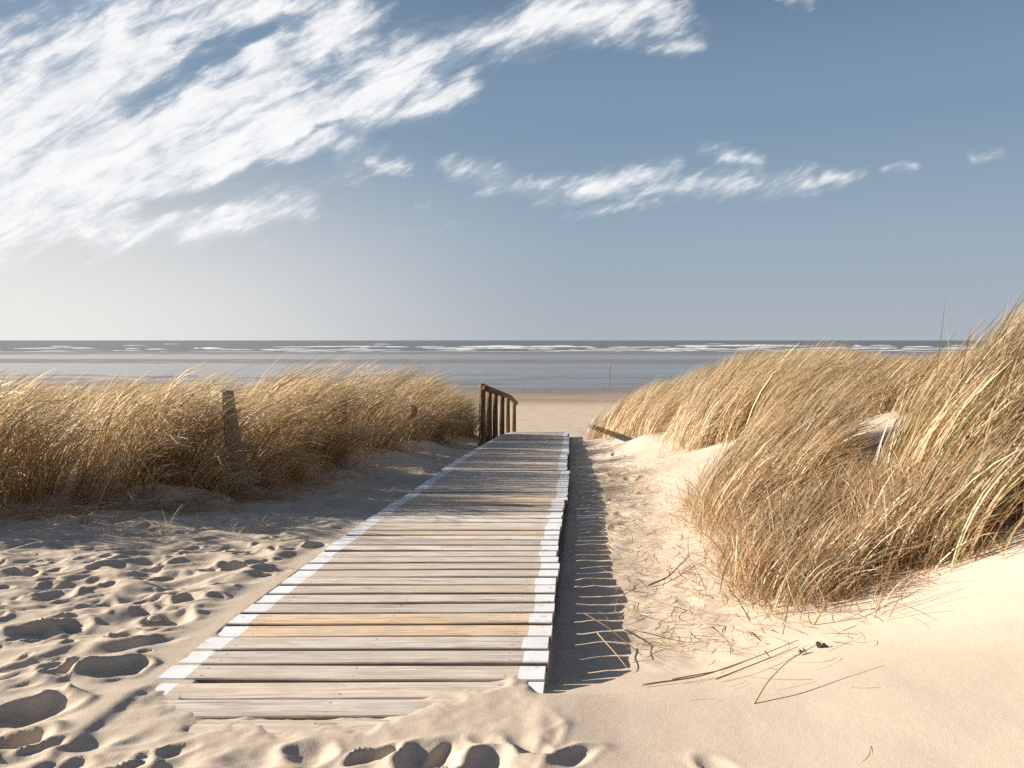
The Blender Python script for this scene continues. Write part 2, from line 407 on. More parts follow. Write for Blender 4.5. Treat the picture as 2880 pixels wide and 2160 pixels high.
# surf: rows of broken white crests
def build_surf():
    vs, qs = [], []
    r = random.Random(3)
    def crest(x0, x1, y0, h, w, seed):
        n = max(6, int((x1-x0)/3)); base = len(vs)
        for i in range(n+1):
            t = i/n; x = x0+(x1-x0)*t
            e = math.sin(math.pi*t)**.5
            hh = h*e*(.55+.7*abs(perlin(np.array(x/11.), np.array(seed*1.), 5)))+.03
            yy = y0+10*float(perlin(np.array(x/60.), np.array(seed*2.3), 6))
            ww = w*e*(.6+.8*abs(float(perlin(np.array(x/17.), np.array(seed*3.1), 8))))+.3
            for (dy, z) in ((-ww, -.02), (-ww*.3, hh*.55), (0, hh), (ww*.35, hh*.6), (ww*.6, -.02)):
                vs.append((x, yy+dy, WATER+float(z)))
        for i in range(n):
            for j in range(4):
                a = base+i*5+j; qs.append((a, a+5, a+6, a+1))
    rows = [(440, .16, 4, .9), (470, .25, 5, .8), (505, .4, 7, .8), (560, .65, 9, .75), (610, .7, 9, .6), (690, .85, 11, .6), (790, .9, 13, .45), (930, 1.0, 16, .3), (1250, 1.1, 22, .12)]
    for ri, (d, h, w, cov) in enumerate(rows):
        x = -d*1.1
        while x < d*1.1:
            L = (r.uniform(5, 26) if r.random() < .75 else r.uniform(26, 70))*d/600
            xc = x/d
            cc = cov*(.35 if xc < -.42 else .8 if xc < -.15 else 1.)
            if r.random() < cc:
                crest(x, x+L, d+r.uniform(-1, 1)*d*.05, h*r.uniform(.5, 1.1), w*r.uniform(.5, 1.2), ri*17+x*.01)
            x += L*r.uniform(.55, 1.15)
    return vs, qs
vs, qs = build_surf()
tag(np_mesh('surf', vs, qs, M_FOAM, smooth=True), 'broken lines of white surf on the far sea', 'surf', kind='stuff')

# ------------------------------------------------------------------ boardwalk
PITCH, GAP, TH, Y0 = .158, .025, .042, 2.557
NPL = 146
board = empty('boardwalk', (0, 2.6, 0))
tag(board, 'grey weathered plank boardwalk with white painted edges leading down to the beach', 'boardwalk')
def plank_geo(bm, xl, xr, y, z, slope, rot, pw, seed, sh=0.):
    """one plank: wavy long edges, paint faces as a second material"""
    r = random.Random(seed)
    W = PITCH-GAP+r.uniform(-.004, .003)
    pl, pr_ = pw+r.uniform(-.010, .010), pw+r.uniform(-.010, .010)
    n = 14; xs = [xl, xl+pl]+[xl+pl+(xr-xl-pl-pr_)*i/n for i in range(1, n)]+[xr-pr_, xr]
    ph = r.uniform(0, 9); cup = r.uniform(-.0015, .002)
    rows = []
    cx = (xl+xr)/2
    for x in xs:
        wv = .0030*math.sin(x*3.1+ph)+.0012*math.sin(x*9.7+ph*2)
        yf, yb = -W/2+wv+r.uniform(-.0008, .0008), W/2+.0018*math.sin(x*2.3+ph*3)
        zz = .002*math.sin(x*1.9+ph)
        prof = [(yf+.004, zz), (yf, zz-.005), (yf+.002, zz-TH), (yb-.002, zz-TH), (yb, zz-.005), (yb-.004, zz), ((yf+yb)/2, zz+cup)]
        rows.append([bm.verts.new((x+py*sh, y+py+(x-cx)*rot, z+pz+(py)*slope)) for py, pz in prof])
    order = [0, 1, 2, 3, 4, 5, 6]
    for i in range(len(rows)-1):
        for a in range(7):
            b = (a+1) % 7
            f = bm.faces.new((rows[i][order[a]], rows[i][order[b]], rows[i+1][order[b]], rows[i+1][order[a]]))
            paint = (i == 0 or i == len(rows)-2)
            f.material_index = 1 if paint and a in (0, 4, 5, 6) else 0
    f = bm.faces.new(rows[0][::-1]); f.material_index = 1
    f = bm.faces.new(rows[-1]); f.material_index = 1
    bmesh.ops.recalc_face_normals(bm, faces=bm.faces)
def plank_params(k):
    r = random.Random(100+k)
    y = Y0+PITCH*k+(PITCH-GAP)/2
    xl = float(xl_of(y)); z = float(zb_of(y)); slope = float(zb_of(y+.1)-zb_of(y-.1))/.2
    mod = int((y-2.5)/2.35)
    jr = random.Random(900+mod); md = jr.uniform(-.018, .018)
    return y, xl+md+r.uniform(-.006, .006), xl+BW+md+r.uniform(-.008, .008), z+r.uniform(-.003, .003), slope+r.uniform(-.012, .012), r.uniform(-.004, .006), float(xl_of(y+.3)-xl_of(y-.3))/.6
GREYS = [(.70, .61, .53), (.64, .57, .505), (.74, .65, .56), (.61, .545, .48), (.70, .59, .49), (.68, .605, .535)]
def plank_color(k):
    r = random.Random(300+k)
    if k in (6, 7): return (.74, .55, .38)
    if k in (27, 28, 29): return (.68, .51, .35)
    if k in (19, 36, 45, 58, 71): return (.64, .49, .35)
    c = r.choice(GREYS); f = r.uniform(.82, 1.12)
    return tuple(v*f for v in c)
for k in range(100):
    y, xa, xb, z, sl, rot, sh = plank_params(k)
    bm = bmesh.new()
    plank_geo(bm, xa, xb, y, z, sl, rot, .105, k, sh)
    cx = (xa+xb)/2
    bmesh.ops.translate(bm, verts=bm.verts, vec=(-cx, -y, -z))
    o = bm_obj('plank', bm, [M_PLANK, M_PAINT], board)
    o.location = (cx, y-2.6, z)
    o.color = (*plank_color(k), 1)
    if k == 6: o['label'] = 'newer orange plank, the nearer of the two'
    if k == 7: o['label'] = 'newer orange plank, the farther of the two'
bm = bmesh.new()
for k in range(100, NPL):
    y, xa, xb, z, sl, rot, sh = plank_params(k)
    plank_geo(bm, xa, xb, y-2.6, z, sl, rot, .105, k, sh)
o = bm_obj('plank', bm, [M_PLANK, M_PAINT], board); o.color = (.62, .54, .47, 1); o['kind'] = 'stuff'
for s in (.16, .75, 1.34):
    bm = bmesh.new(); rows = []
    for i in range(80):
        y = 2.75+(NPL*PITCH)*i/80
        x = float(xl_of(y))+s; z = float(zb_of(y))-TH-.006
        rows.append([bm.verts.new((x+a, y-2.6, z+b)) for a, b in ((-.035, 0), (.035, 0), (.035, -.09), (-.035, -.09))])
    for i in range(79):
        for a in range(4):
            b = (a+1) % 4; bm.faces.new((rows[i][a], rows[i][b], rows[i+1][b], rows[i+1][a]))
    bm.faces.new(rows[0]); bm.faces.new(rows[-1][::-1])
    bm_obj('joist', bm, M_JOIST, board)

# ------------------------------------------------------------------ round timber
def tube(bm, pts, radii, n=12, seed=0, rough=.05, cap=True, slant=0.):
    r = random.Random(seed); ph = [r.uniform(0, 6.28) for _ in range(5)]
    rows = []
    for i, (p, rad) in enumerate(zip(pts, radii)):
        p = Vector(p)
        d = (Vector(pts[min(i+1, len(pts)-1)])-Vector(pts[max(i-1, 0)])).normalized()
        ax = d.orthogonal().normalized() if abs(d.z) < .7 else Vector((1, 0, 0))-d*d.x
        ax.normalize(); ay = d.cross(ax)
        ring = []
        for j in range(n):
            a = 2*math.pi*j/n
            q = 1+rough*(math.sin(2*a+ph[0]+i*.2)+.6*math.sin(3*a+ph[1]-i*.3)+.5*math.sin(5*a+ph[2]+i*.5))
            v = p+(ax*math.cos(a)+ay*math.sin(a))*rad*q
            if slant and i == len(pts)-1: v += d*slant*math.cos(a+ph[3])*rad
            ring.append(bm.verts.new(v))
        rows.append(ring)
    for i in range(len(rows)-1):
        for j in range(n):
            bm.faces.new((rows[i][j], rows[i][(j+1) % n], rows[i+1][(j+1) % n], rows[i+1][j]))
    if cap:
        bm.faces.new(rows[0][::-1]); bm.faces.new(rows[-1])
def lerp_pts(a, b, n): return [tuple(np.array(a)+(np.array(b)-np.array(a))*i/n) for i in range(n+1)]

rail = empty('handrail', (-.58, 14.1, float(zb_of(14.1))))
tag(rail, 'brown round timber handrail beside the far left edge of the boardwalk', 'handrail')
ro = np.array(rail.location)
tops = []
for i, (y, h) in enumerate(((14.5, 1.03), (15.7, .99), (17.1, .96), (18.7, .94), (20.5, .94), (22.7, .93))):
    x = float(xl_of(y))-.062; zt = float(zb_of(y))
    rad = .074 if i == 0 else .066
    a = np.array((x, y, zt-.5))-ro; b = np.array((x+.01*(i % 2), y, zt+h+(.03 if i == 0 else -.03)))-ro
    bm = bmesh.new(); tube(bm, lerp_pts(a, b, 8), [rad*(1-.02*j) for j in range(9)], 12, 40+i, .04, slant=.3)
    bm_obj('post', bm, M_RAIL, rail, True)
    tops.append((x, y, zt+h))
def rail_bar(p, q, seed):
    a = np.array(p)-ro+np.array((.055, 0, -.03)); b = np.array(q)-ro+np.array((.055, 0, -.03))
    bm = bmesh.new(); tube(bm, lerp_pts(a, b, 10), [.054]*11, 12, seed, .04)
    bm_obj('top_rail', bm, M_RAIL, rail, True)
rail_bar((tops[0][0], tops[0][1]-.1, tops[0][2]), tops[4], 71)
rail_bar(tops[4], (tops[5][0]+.02, tops[5][1]+.12, tops[5][2]-.05), 72)

def fence_post(x, y, h, rad, lean, label, seed):
    z = float(ground(np.array([x]), np.array([y]))[0])
    bm = bmesh.new()
    pts = [(-lean*t*h+.012*math.sin(t*5+seed), 0, -.3+(h+.3)*t) for t in np.linspace(0, 1, 12)]
    tube(bm, pts, [rad*(1.05-.12*t) for t in np.linspace(0, 1, 12)], 14, seed, .07, slant=.45)
    o = bm_obj('fence_post', bm, M_POST if seed == 1 else M_RAIL, None, True); o.location = (x, y, z)
    return tag(o, label, 'fence post', 'old posts standing in the grass bank')
fence_post(-2.42, 7.28, .84, .070, .20, 'rough pale weathered post leaning left in the grass, the tallest and nearest one', 1)
fence_post(-2.02, 9.6, .66, .055, .02, 'slim dark post half hidden in the shaded grass, between the other two posts', 2)
fence_post(-1.60, 12.9, .55, .06, -.02, 'short dark post deep in the grass, closest to the handrail', 3)

bm = bmesh.new(); tube(bm, lerp_pts((0, 0, -.4), (0.02, 0, 1.25), 6), [.07]*7, 8, 9, .03)
stake = empty('marker_stake', (17.4, 143, -4.72))
tag(stake, 'thin far marker stake standing on the wet beach', 'stake')
bm_obj('shaft', bm, mat_plain('stake_dark', (.18, .15, .10)), stake, True)
bm = bmesh.new(); tube(bm, lerp_pts((.02, 0, 1.25), (.02, 0, 1.75), 3), [.10]*4, 8, 9, .03)
bm_obj('head', bm, mat_plain('stake_yellow', (.55, .48, .18)), stake, True)

# ------------------------------------------------------------------ marram grass
STRAW = np.array([(.68, .52, .31), (.61, .45, .25), (.54, .385, .21), (.67, .55, .37)])
BROWN = np.array([(.40, .235, .11), (.46, .285, .14), (.33, .20, .10)])
GREEN = np.array([(.20, .23, .075), (.26, .27, .10), (.15, .19, .07)])
def pick_cols(n, wts):
    pal = [STRAW, BROWN, GREEN]
    w = np.array(wts)/sum(wts)
    which = rng.choice(3, n, p=w)
    out = np.zeros((n, 3))
    for i in range(3):
        mk = which == i
        out[mk] = pal[i][rng.integers(0, len(pal[i]), mk.sum())]
    return out*rng.uniform(.82, 1.15, (n, 1))
class Blades:
    def __init__(s): s.v = []; s.q = []; s.c = []; s.n = 0
    def add(s, root, L, th0, th1, phi, w, col, segs=6, pw=1.25, dphi=0.):
        N = len(root)
        root = np.asarray(root, float)
        t = np.linspace(0, 1, segs+1)
        th = th0[:, None]+th1[:, None]*t[None]**pw
        ph = phi[:, None]+(np.asarray(dphi)*np.ones(N))[:, None]*t[None]
        d = np.stack([np.sin(th)*np.cos(ph), np.sin(th)*np.sin(ph), np.cos(th)], -1)
        step = (L/segs)[:, None, None]*.5*(d[:, 1:]+d[:, :-1])
        p = np.concatenate([np.zeros((N, 1, 3)), np.cumsum(step, 1)], 1)+root[:, None, :]
        yaw = rng.uniform(0, 2*np.pi, N)
        sv = np.stack([np.cos(yaw), np.sin(yaw), rng.uniform(-.3, .3, N)], -1)[:, None, :]
        sv = sv-d*np.sum(sv*d, -1, keepdims=True)
        sv /= np.linalg.norm(sv, axis=-1, keepdims=True)+1e-6
        ww = (w[:, None]*.5*np.sqrt(np.clip(1-.96*t[None]**2.2, .02, 1)))[..., None]
        vv = np.stack([p-sv*ww, p+sv*ww], 2)                    # N,S+1,2,3
        base = s.n+np.arange(N)[:, None]*(segs+1)*2+np.arange(segs)[None]*2
        s.q.append(np.stack([base, base+1, base+3, base+2], -1).reshape(-1, 4))
        s.v.append(vv.reshape(-1, 3)); s.n += N*(segs+1)*2
        s.c.append(np.repeat(col, (segs+1)*2, axis=0))
    def build(s, name, parent=None):
        v = np.concatenate(s.v)
        if parent is not None: v = v-np.array(parent.location)
        return np_mesh(name, v, np.concatenate(s.q), M_GRASS, parent, col=np.concatenate(s.c))
def sample_poly(P, n, front=0.):
    xs = [p[0] for p in P]; ys = [p[1] for p in P]
    out = np.zeros((0, 2))
    while len(out) < n:
        c = np.stack([rng.uniform(min(xs), max(xs), n*2), rng.uniform(min(ys), max(ys), n*2)], -1)
        sd = poly_sd(c[:, 0], c[:, 1], P)
        keep = sd < 0
        if front: keep &= rng.random(len(c)) < np.exp(sd/front)*.85+.15
        out = np.concatenate([out, c[keep]])
    return out[:n]
WIND = -.10            # azimuth the blades are blown towards (+x, a little to the viewer)
def tussocks(B, centres, per, L, bend, w, cols, th0=.22, spread=.085, outw=.35, lmap=None, azs=.35, stiff=1.25, wind=WIND, ltv=.13, jit=.8, coh=.5):
    n = len(centres)
    if n == 0: return
    lt = np.clip(rng.normal(1, ltv, n), .6, 1.12)*(lmap if lmap is not None else 1)
    pt = rng.normal(0, max(azs*.6, .24), n); bt = rng.normal(1, .17, n); ct = rng.uniform(.66, 1.2, n)
    i = np.repeat(np.arange(n), per); N = len(i)
    off = rng.normal(0, spread, (N, 2))
    xy = centres[i]+off
    z = ground(xy[:, 0], xy[:, 1], False)-.02
    kx, ky = centres[:, 0], centres[:, 1]
    pt = pt+coh*.55*fbm(kx*1.0, ky*1.0, 201, 2); lt = np.minimum(lt*(1+coh*.30*fbm(kx*1.15, ky*1.15, 205, 2)), 1.12*np.max(lmap if lmap is not None else 1.) if n else 1.)
    bt = bt*(1+coh*.30*fbm(kx*1.3+7, ky*1.3, 209, 2)); ct = ct*(1+coh*.25*fbm(kx*1.5, ky*1.5+3, 213, 2))
    jj = np.where(rng.random(N) < .14, 1.15, jit)          # most blades lie with their lock, some stray
    az_ = wind+pt[i]+rng.normal(0, azs, N)*jj
    dx = np.cos(az_)+outw*off[:, 0]/spread*.6*jj
    dy = np.sin(az_)+outw*off[:, 1]/spread*.6*jj
    mag = np.clip(np.hypot(dx, dy), .3, 1.8)
    phi = np.arctan2(dy, dx)
    LL = L*lt[i]*np.clip(1-(1-np.clip(rng.normal(.9, .15, N), .3, 1.2))*np.maximum(jj, .55), .3, 1.03)
    tt0 = np.abs(th0*(1+rng.normal(0, .22, n)[i])+rng.normal(0, .13, N)*jj)*mag
    tt1 = bend*np.clip(bt, .72, 1.4)[i]*np.maximum(mag, .75)*(1+rng.uniform(-.38, .32, N)*jj)
    tt1 = np.minimum(np.maximum(tt1, .74*(th0+bend)-tt0), 2.1-tt0)
    LL = np.minimum(LL, L*1.02)
    c = pick_cols(N, cols)*ct[i][:, None]
    B.add(np.column_stack([xy, z]), LL, tt0, tt1, phi, w*rng.uniform(.6, 1.2, N), c, 6, stiff, rng.normal(0, .25, N))
def broken(B, centres, per, L, w, cols, spread=.12):
    """short dead and bent blades at the foot of a clump"""
    n = len(centres); i = np.repeat(np.arange(n), per); N = len(i)
    xy = centres[i]+rng.normal(0, spread, (N, 2)); z = ground(xy[:, 0], xy[:, 1], False)-.01
    B.add(np.column_stack([xy, z]), L*rng.uniform(.3, 1.1, N), rng.uniform(.1, 1.2, N), rng.uniform(-.4, 1.4, N), rng.uniform(-np.pi, np.pi, N), w*rng.uniform(.6, 1.2, N), pick_cols(N, cols), 4, 1.2, rng.normal(0, .6, N))
def clump_thing(name, label, group, B):
    v = np.concatenate(B.v); c = v[::97].mean(0)
    o = B.build(name)
    o.data.transform(Matrix.Translation((-c[0], -c[1], -float(v[:, 2].min()))))
    o.location = (c[0], c[1], float(v[:, 2].min()))
    return tag(o, label, 'marram grass', group)

# --- left bank: four neighbouring masses
LB = sample_poly([(-9.5, 3.8)]+[(x+.14, y-.12) for x, y in BANK[2:13]]+[(-4, 19.5), (-10.5, 14)], 2300, front=1.5)
sdl = -poly_sd(LB[:, 0], LB[:, 1], BANK)-.26*fbm(LB[:, 0]*1.7+9, LB[:, 1]*1.7, 129, 3)
kp = (sdl > -.02) & ((fbm(LB[:, 0]*1.1, LB[:, 1]*1.1, 131, 2) > -.40) | (sdl > 2.0))
LB = LB[kp]; sdl = sdl[kp]
MOUND = .82+.42*np.abs(fbm(LB[:, 0]*.62+4, LB[:, 1]*.62, 139, 2))
def left_mass(sel, label, cols, L, bend, k=1.):
    B = Blades(); c = LB[sel]; s_ = sdl[sel]
    lm = .98*(.60+.40*sstep(s_, -.05, .7))*np.minimum(MOUND[sel], 1.06)
    lm = lm*np.interp(c[:, 1], [4, 9, 14, 18], [1, 1, .98, .85])
    front = s_ < 1.3
    pk = front & (rng.random(len(c)) < .6)
    tussocks(B, c[pk], int(34*k), L*1.16, bend+.40, .0078, cols, lmap=lm[pk], th0=.26, azs=.20, wind=-.30, outw=.40, stiff=1.35, spread=.06, ltv=.15, jit=.30, coh=1.)
    tussocks(B, c[~front], int(13*k), L*1.0, bend+.05, .0095, cols, lmap=lm[~front], th0=.34, azs=.2, wind=-.15, jit=.4, coh=.8)
    edge = s_ < .45
    broken(B, c[edge], int(24*k), .5, .0068, (5, 2.2, .5), .17)
    clump_thing('marram_grass', label, 'marram grass on the left bank', B)
yy = LB[:, 1]+LB[:, 0]*.0; xx = LB[:, 0]
ra = xx < -3.05
rb = (~ra) & (yy < 8.6) & (xx > -3.05) & (xx < -1.2)
rc = (~ra) & (~rb) & (yy < 12.3)
rd = (~ra) & (~rb) & (~rc)
left_mass(ra, 'broad wind combed straw grass mass at the left edge of the photo', (6, 1.2, .35), 1.20, 1.15)
left_mass(rb, 'arching straw grass around the tall pale post', (6, 1.5, .25), 1.22, 1.25, 1.25)
left_mass(rc, 'straw grass with deep dark shaded foot in the middle of the left bank, beside the slim dark post', (6, 1.4, .2), 1.29, 1.0)
left_mass(rd, 'pale tapering grass at the far end of the left bank, next to the handrail', (6, 1.3, .2), 1.29, .9)

# --- right side
def right_mass(P, n, per, label, cols, L, bend, th0, w, lfun=None, front=0., feet=.0, spread=.07, azs=.3, outw=.3, wind=WIND, stiff=1.25, jit=.6, gaps=None):
    B = Blades(); c = sample_poly(P, n, front)
    if gaps: c = c[fbm(c[:, 0]*2.1+3, c[:, 1]*2.1, 223, 2) > gaps]; n = len(c)
    lm = np.ones(n) if lfun is None else lfun(c[:, 0], c[:, 1])
    tussocks(B, c, per, L, bend, w, cols, th0=th0, lmap=lm, spread=spread, azs=azs, outw=outw, wind=wind, stiff=stiff, jit=jit)
    if feet:
        sd = -poly_sd(c[:, 0], c[:, 1], P)
        broken(B, c[sd < .35], int(feet), .34, .0042, (3, 2.5, .05))
    return clump_thing('marram_grass', label, 'marram grass on the right dune', B)
NEAR = [(1.95, 3.68), (2.35, 3.74), (2.8, 3.72), (3.4, 3.7), (4.3, 4.2), (4.2, 5.6), (3.2, 5.7), (2.5, 5.3), (2.2, 4.6)]
right_mass(NEAR, 250, 46, 'tall leaning marram clump with green blades, nearest and rightmost', (6, 2.6, 1.4), 1.15, .68, .28, .0076,
           lambda x, y: np.interp(x, [1.9, 2.3, 2.7, 3.1, 3.6], [.50, .68, .84, .95, 1.0]), feet=26, gaps=-.25)
LOW = [(1.24, 3.98), (1.42, 3.68), (1.95, 3.66), (2.4, 4.5), (2.1, 5.1), (1.5, 5.3), (1.30, 4.8)]
right_mass(LOW, 115, 42, 'low tangled brown grass at the left foot of the tall leaning clump', (4, 3.6, .15), .50, .75, .35, .0058,
           lambda x, y: np.interp(x, [1.1, 1.5, 1.9, 2.3], [.66, .82, 1.15, 1.6]), feet=50, azs=.7, outw=.6, gaps=-.2)
MID = [(1.46, 5.5), (1.72, 5.12), (2.02, 5.6), (2.24, 6.3), (2.28, 6.9), (1.98, 7.2), (1.62, 6.8)]
right_mass(MID, 120, 48, 'tall brownish clump blown to the right, second from the viewer', (5, 3.0, .5), 1.10, .80, .36, .0068,
           lambda x, y: np.interp(y, [5.1, 5.8, 6.6], [.5, .8, 1.0])*np.interp(x-.25*(y-5.5), [1.4, 1.9], [.72, 1.0]), feet=44)
FAR = [(1.75, 19), (2.05, 17.4), (1.95, 16.3), (2.2, 14.9), (2.1, 13.6), (2.35, 12), (2.25, 10.3), (2.7, 9.3), (3.4, 9.0), (4.2, 10.0), (6, 12), (6, 18), (3, 20)]
right_mass(FAR, 430, 30, 'pale golden grass ridge farthest along the right of the boardwalk', (7, .7, .12), 1.34, .98, .28, .0105,
           lambda x, y: np.interp(x-1.6-np.interp(y, [9, 12, 19], [.55, .6, .1]), [0, .4, 1.0], [.60, .85, 1.0])*np.clip((1.06-ground(x, y, False))/.74/1.34, .30, 1.03), front=1.6, feet=14)
BACK = [(3.0, 8.0), (3.6, 7.5), (4.2, 6.95), (6.5, 6.4), (9, 9), (8, 13), (4.6, 11.5), (3.5, 9.6)]
right_mass(BACK, 330, 32, 'grass on the dune crest behind the small sand hollow', (5, 2.0, .35), .66, 1.0, .35, .008, front=1.5, feet=20)

# --- thin tufts one can tell apart
def tuft(x, y, n, L, label, cols=(4, 1.5, .2), spread=.025, azs=.9, group='small dry tufts on the sand'):
    B = Blades()
    tussocks(B, np.array([(x, y)]), n, L, .7, .0042, cols, th0=.35, spread=spread, azs=azs, outw=.9)
    o = clump_thing('grass_tuft', label, group, B); o['category'] = 'grass tuft'
tuft(-2.72, 5.42, 16, .17, 'small upright straw tuft at the shadow edge, leftmost of the lone tufts')
tuft(-2.40, 5.50, 14, .30, 'spread straw tuft slanting to the right on the shaded sand')
tuft(-1.98, 5.66, 14, .18, 'small slanting tuft left of the boardwalk, between two other tufts')
tuft(-1.83, 5.80, 16, .15, 'short bushy tuft on the shaded sand nearest the left boardwalk edge')
tuft(-3.1, 5.75, 22, .22, 'dark tuft under the left bank')
tuft(1.06, 4.3, 10, .2, 'thin pale tuft at the boardwalk shadow edge', spread=.04)
tuft(1.42, 7.1, 18, .26, 'wispy pale tuft in front of the tall brownish clump', spread=.05)
tuft(1.28, 8.0, 18, .26, 'wispy pale tuft on the trodden sand path right of the boardwalk', spread=.05)
tuft(1.0, 6.1, 10, .22, 'few thin stems at the right boardwalk shadow', spread=.04)
tuft(1.22, 5.2, 14, .22, 'loose straw tuft between boardwalk and tangled grass', spread=.035)
tuft(2.0, 10.6, 30, .3, 'short dry tuft on a sand drift at the foot of the golden ridge', spread=.06)
tuft(1.85, 18.3, 40, .45, 'greenish tuft at the left tip of the golden ridge', (2, 1, 2.5), spread=.12)
tuft(2.85, 7.6, 8, .42, 'bare dark stems standing in the sand hollow', (1, 3, 0), spread=.05)
tuft(1.62, 3.50, 12, .30, 'few brown stalks standing in front of the tall leaning clump', (2, 3, 0), spread=.05, azs=.4)

# --- litter no one could count
B = Blades()
def litter(n, xy, L, cols, w=.004, lift=.01):
    z = ground(xy[:, 0], xy[:, 1])+rng.uniform(.002, lift, n)
    B.add(np.column_stack([xy, z]), L*rng.uniform(.3, 1.2, n), rng.uniform(1.35, 1.58, n), rng.uniform(-.12, .14, n), rng.uniform(-np.pi, np.pi, n), w*rng.uniform(.6, 1.2, n), pick_cols(n, cols), 5, 1., rng.normal(0, .8, n))
n = 2600; xy = np.array(BANK)[2:11][rng.integers(0, 8, n)]; xy = xy+(np.array(BANK)[3:12][rng.integers(0, 8, n)]-xy)*0
seg = rng.integers(2, 10, n); tt = rng.random((n, 1)); bk = np.array(BANK)
xy = bk[seg]*(1-tt)+bk[seg+1]*tt+np.column_stack([np.abs(rng.normal(0, .28, n))*.7, -np.abs(rng.normal(0, .32, n))])
litter(n, xy, .26, (3, 3, 0), w=.005, lift=.07)
n = 1700; y = rng.uniform(3.5, 10.5, n); xy = np.column_stack([xl_of(y)+BW+.25+rng.gamma(2, .28, n), y]); litter(n, xy, .22, (5, 1.5, .1), .0042, .03)
n = 160; xy = np.column_stack([rng.normal(1.2, .3, n), rng.normal(3.75, .35, n)]); litter(n, xy, .24, (5, 2, 0), .0034)
n = 60; y = rng.uniform(4.6, 5.6, n); xy = np.column_stack([rng.uniform(-3.6, -1.5, n), y]); litter(n, xy, .1, (4, 2, .1), .004)
o = B.build('grass_litter'); tag(o, 'scattered dry grass stems and litter lying on the sand', 'grass litter', kind='stuff')

# --- single stems
def stem(pts, rad, label, name='dry_stem', cat='dry stem', col=None, group='single dry stems on the sand'):
    q = []
    for x, y, h in pts: q.append((x, y, float(ground(np.array([x]), np.array([y]))[0])+h))
    P = np.array(q); t = np.linspace(0, len(P)-1, 16)
    C = np.stack([np.interp(t, np.arange(len(P)), P[:, i]) for i in range(3)], -1)
    for _ in range(2): C[1:-1] = (C[:-2]+C[1:-1]*2+C[2:])/4
    bm = bmesh.new(); o0 = C[0].copy()
    tube(bm, [tuple(c-o0) for c in C], [rad*(1-.6*i/15) for i in range(16)], 6, 3, .05)
    o = bm_obj(name, bm, col or M_STEM, None, True); o.location = o0
    return tag(o, label, cat, group)
M_STEM = mat_plain('dry_straw', (.50, .34, .17)); M_STICK = mat_plain('dark_stick', (.16, .10, .06)); M_GOLD = mat_plain('golden_straw', (.42, .24, .09))
stem([(.83, 2.72, -.01), (.90, 2.78, .05), (1.0, 2.86, .09), (1.16, 2.95, .115)], .0032, 'lone curved straw blade rising from the smooth sand with a thin shadow')
stem([(.50, 3.02, .01), (.75, 3.12, .012), (1.0, 3.28, .02), (1.22, 3.36, .03)], .0035, 'longest golden straw of the fallen bundle right of the boardwalk', col=M_GOLD)
stem([(.62, 3.05, .02), (.85, 3.16, .022), (1.08, 3.29, .03)], .0028, 'upper golden straw of the fallen bundle right of the boardwalk', col=M_GOLD)
stem([(.78, 3.02, .012), (.95, 3.12, .03), (1.2, 3.3, .02)], .0032, 'lower golden straw of the fallen bundle right of the boardwalk', col=M_GOLD)
stem([(.36, 3.95, .09), (.46, 3.75, .07), (.58, 3.52, .02)], .004, 'dark stem lying across the boardwalk shadow', col=M_STICK)
stem([(.40, 3.70, .07), (.47, 3.50, .04), (.50, 3.38, .01)], .003, 'thin pale stem lying in the boardwalk shadow')
stem([(.80, 4.66, .012), (.93, 4.72, .02), (1.02, 4.85, .03), (1.12, 5.0, .05)], .0055, 'brown stick lying on lit sand right of the boardwalk', 'stick', 'stick', M_STICK)
stem([(.58, 3.9, .02), (.75, 3.72, .03), (.95, 3.62, .015)], .0035, 'pale stem lying on lit sand beside the boardwalk shadow')
stem([(1.36, 3.56, .0), (1.40, 3.52, .10), (1.36, 3.62, .24)], .0045, 'bent brown stalk standing before the tangled brown grass', col=M_GOLD)
stem([(-3.6, 4.55, .02), (-3.3, 4.6, .03), (-3.05, 4.62, .02)], .004, 'pale stem lying on footprinted sand at the left edge')
def scrap(x, y, label, s, seed, mat):
    r = random.Random(seed); bm = bmesh.new()
    z = float(ground(np.array([x]), np.array([y]))[0])
    for k in range(5):
        a = r.uniform(0, 6.28); L = s*r.uniform(.5, 1.)
        tube(bm, [(0, 0, .006), (math.cos(a)*L*.5, math.sin(a)*L*.5, .012+r.random()*.012), (math.cos(a)*L, math.sin(a)*L, .006)], [s*.10, s*.16, s*.03], 6, k, .1)
    o = bm_obj('plant_scrap', bm, mat, None, True); o.location = (x, y, z)
    tag(o, label, 'plant scrap')
scrap(1.27, 3.27, 'small black dried plant scrap on the smooth dune slope', .05, 4, mat_plain('black_scrap', (.02, .018, .016)))
scrap(1.19, 3.24, 'tiny brown leaf scrap left of the black plant scrap', .025, 5, mat_plain('brown_scrap', (.14, .08, .05)))
# shell in a print
bm = bmesh.new(); bmesh.ops.create_uvsphere(bm, u_segments=14, v_segments=8, radius=.024)
for v in bm.verts:
    a = math.atan2(v.co.y, v.co.x); v.co *= 1+.06*math.cos(a*9); v.co.z *= .55; v.co.x *= 1.3
o = bm_obj('shell', bm, mat_plain('shell', (.72, .66, .5), .5), None, True)
o.location = (-1.70, 3.76, float(ground(np.array([-1.70]), np.array([3.76]))[0])+.014); o.rotation_euler = (.3, .2, .5)
tag(o, 'small pale shell at the rim of a footprint left of the boardwalk', 'shell')

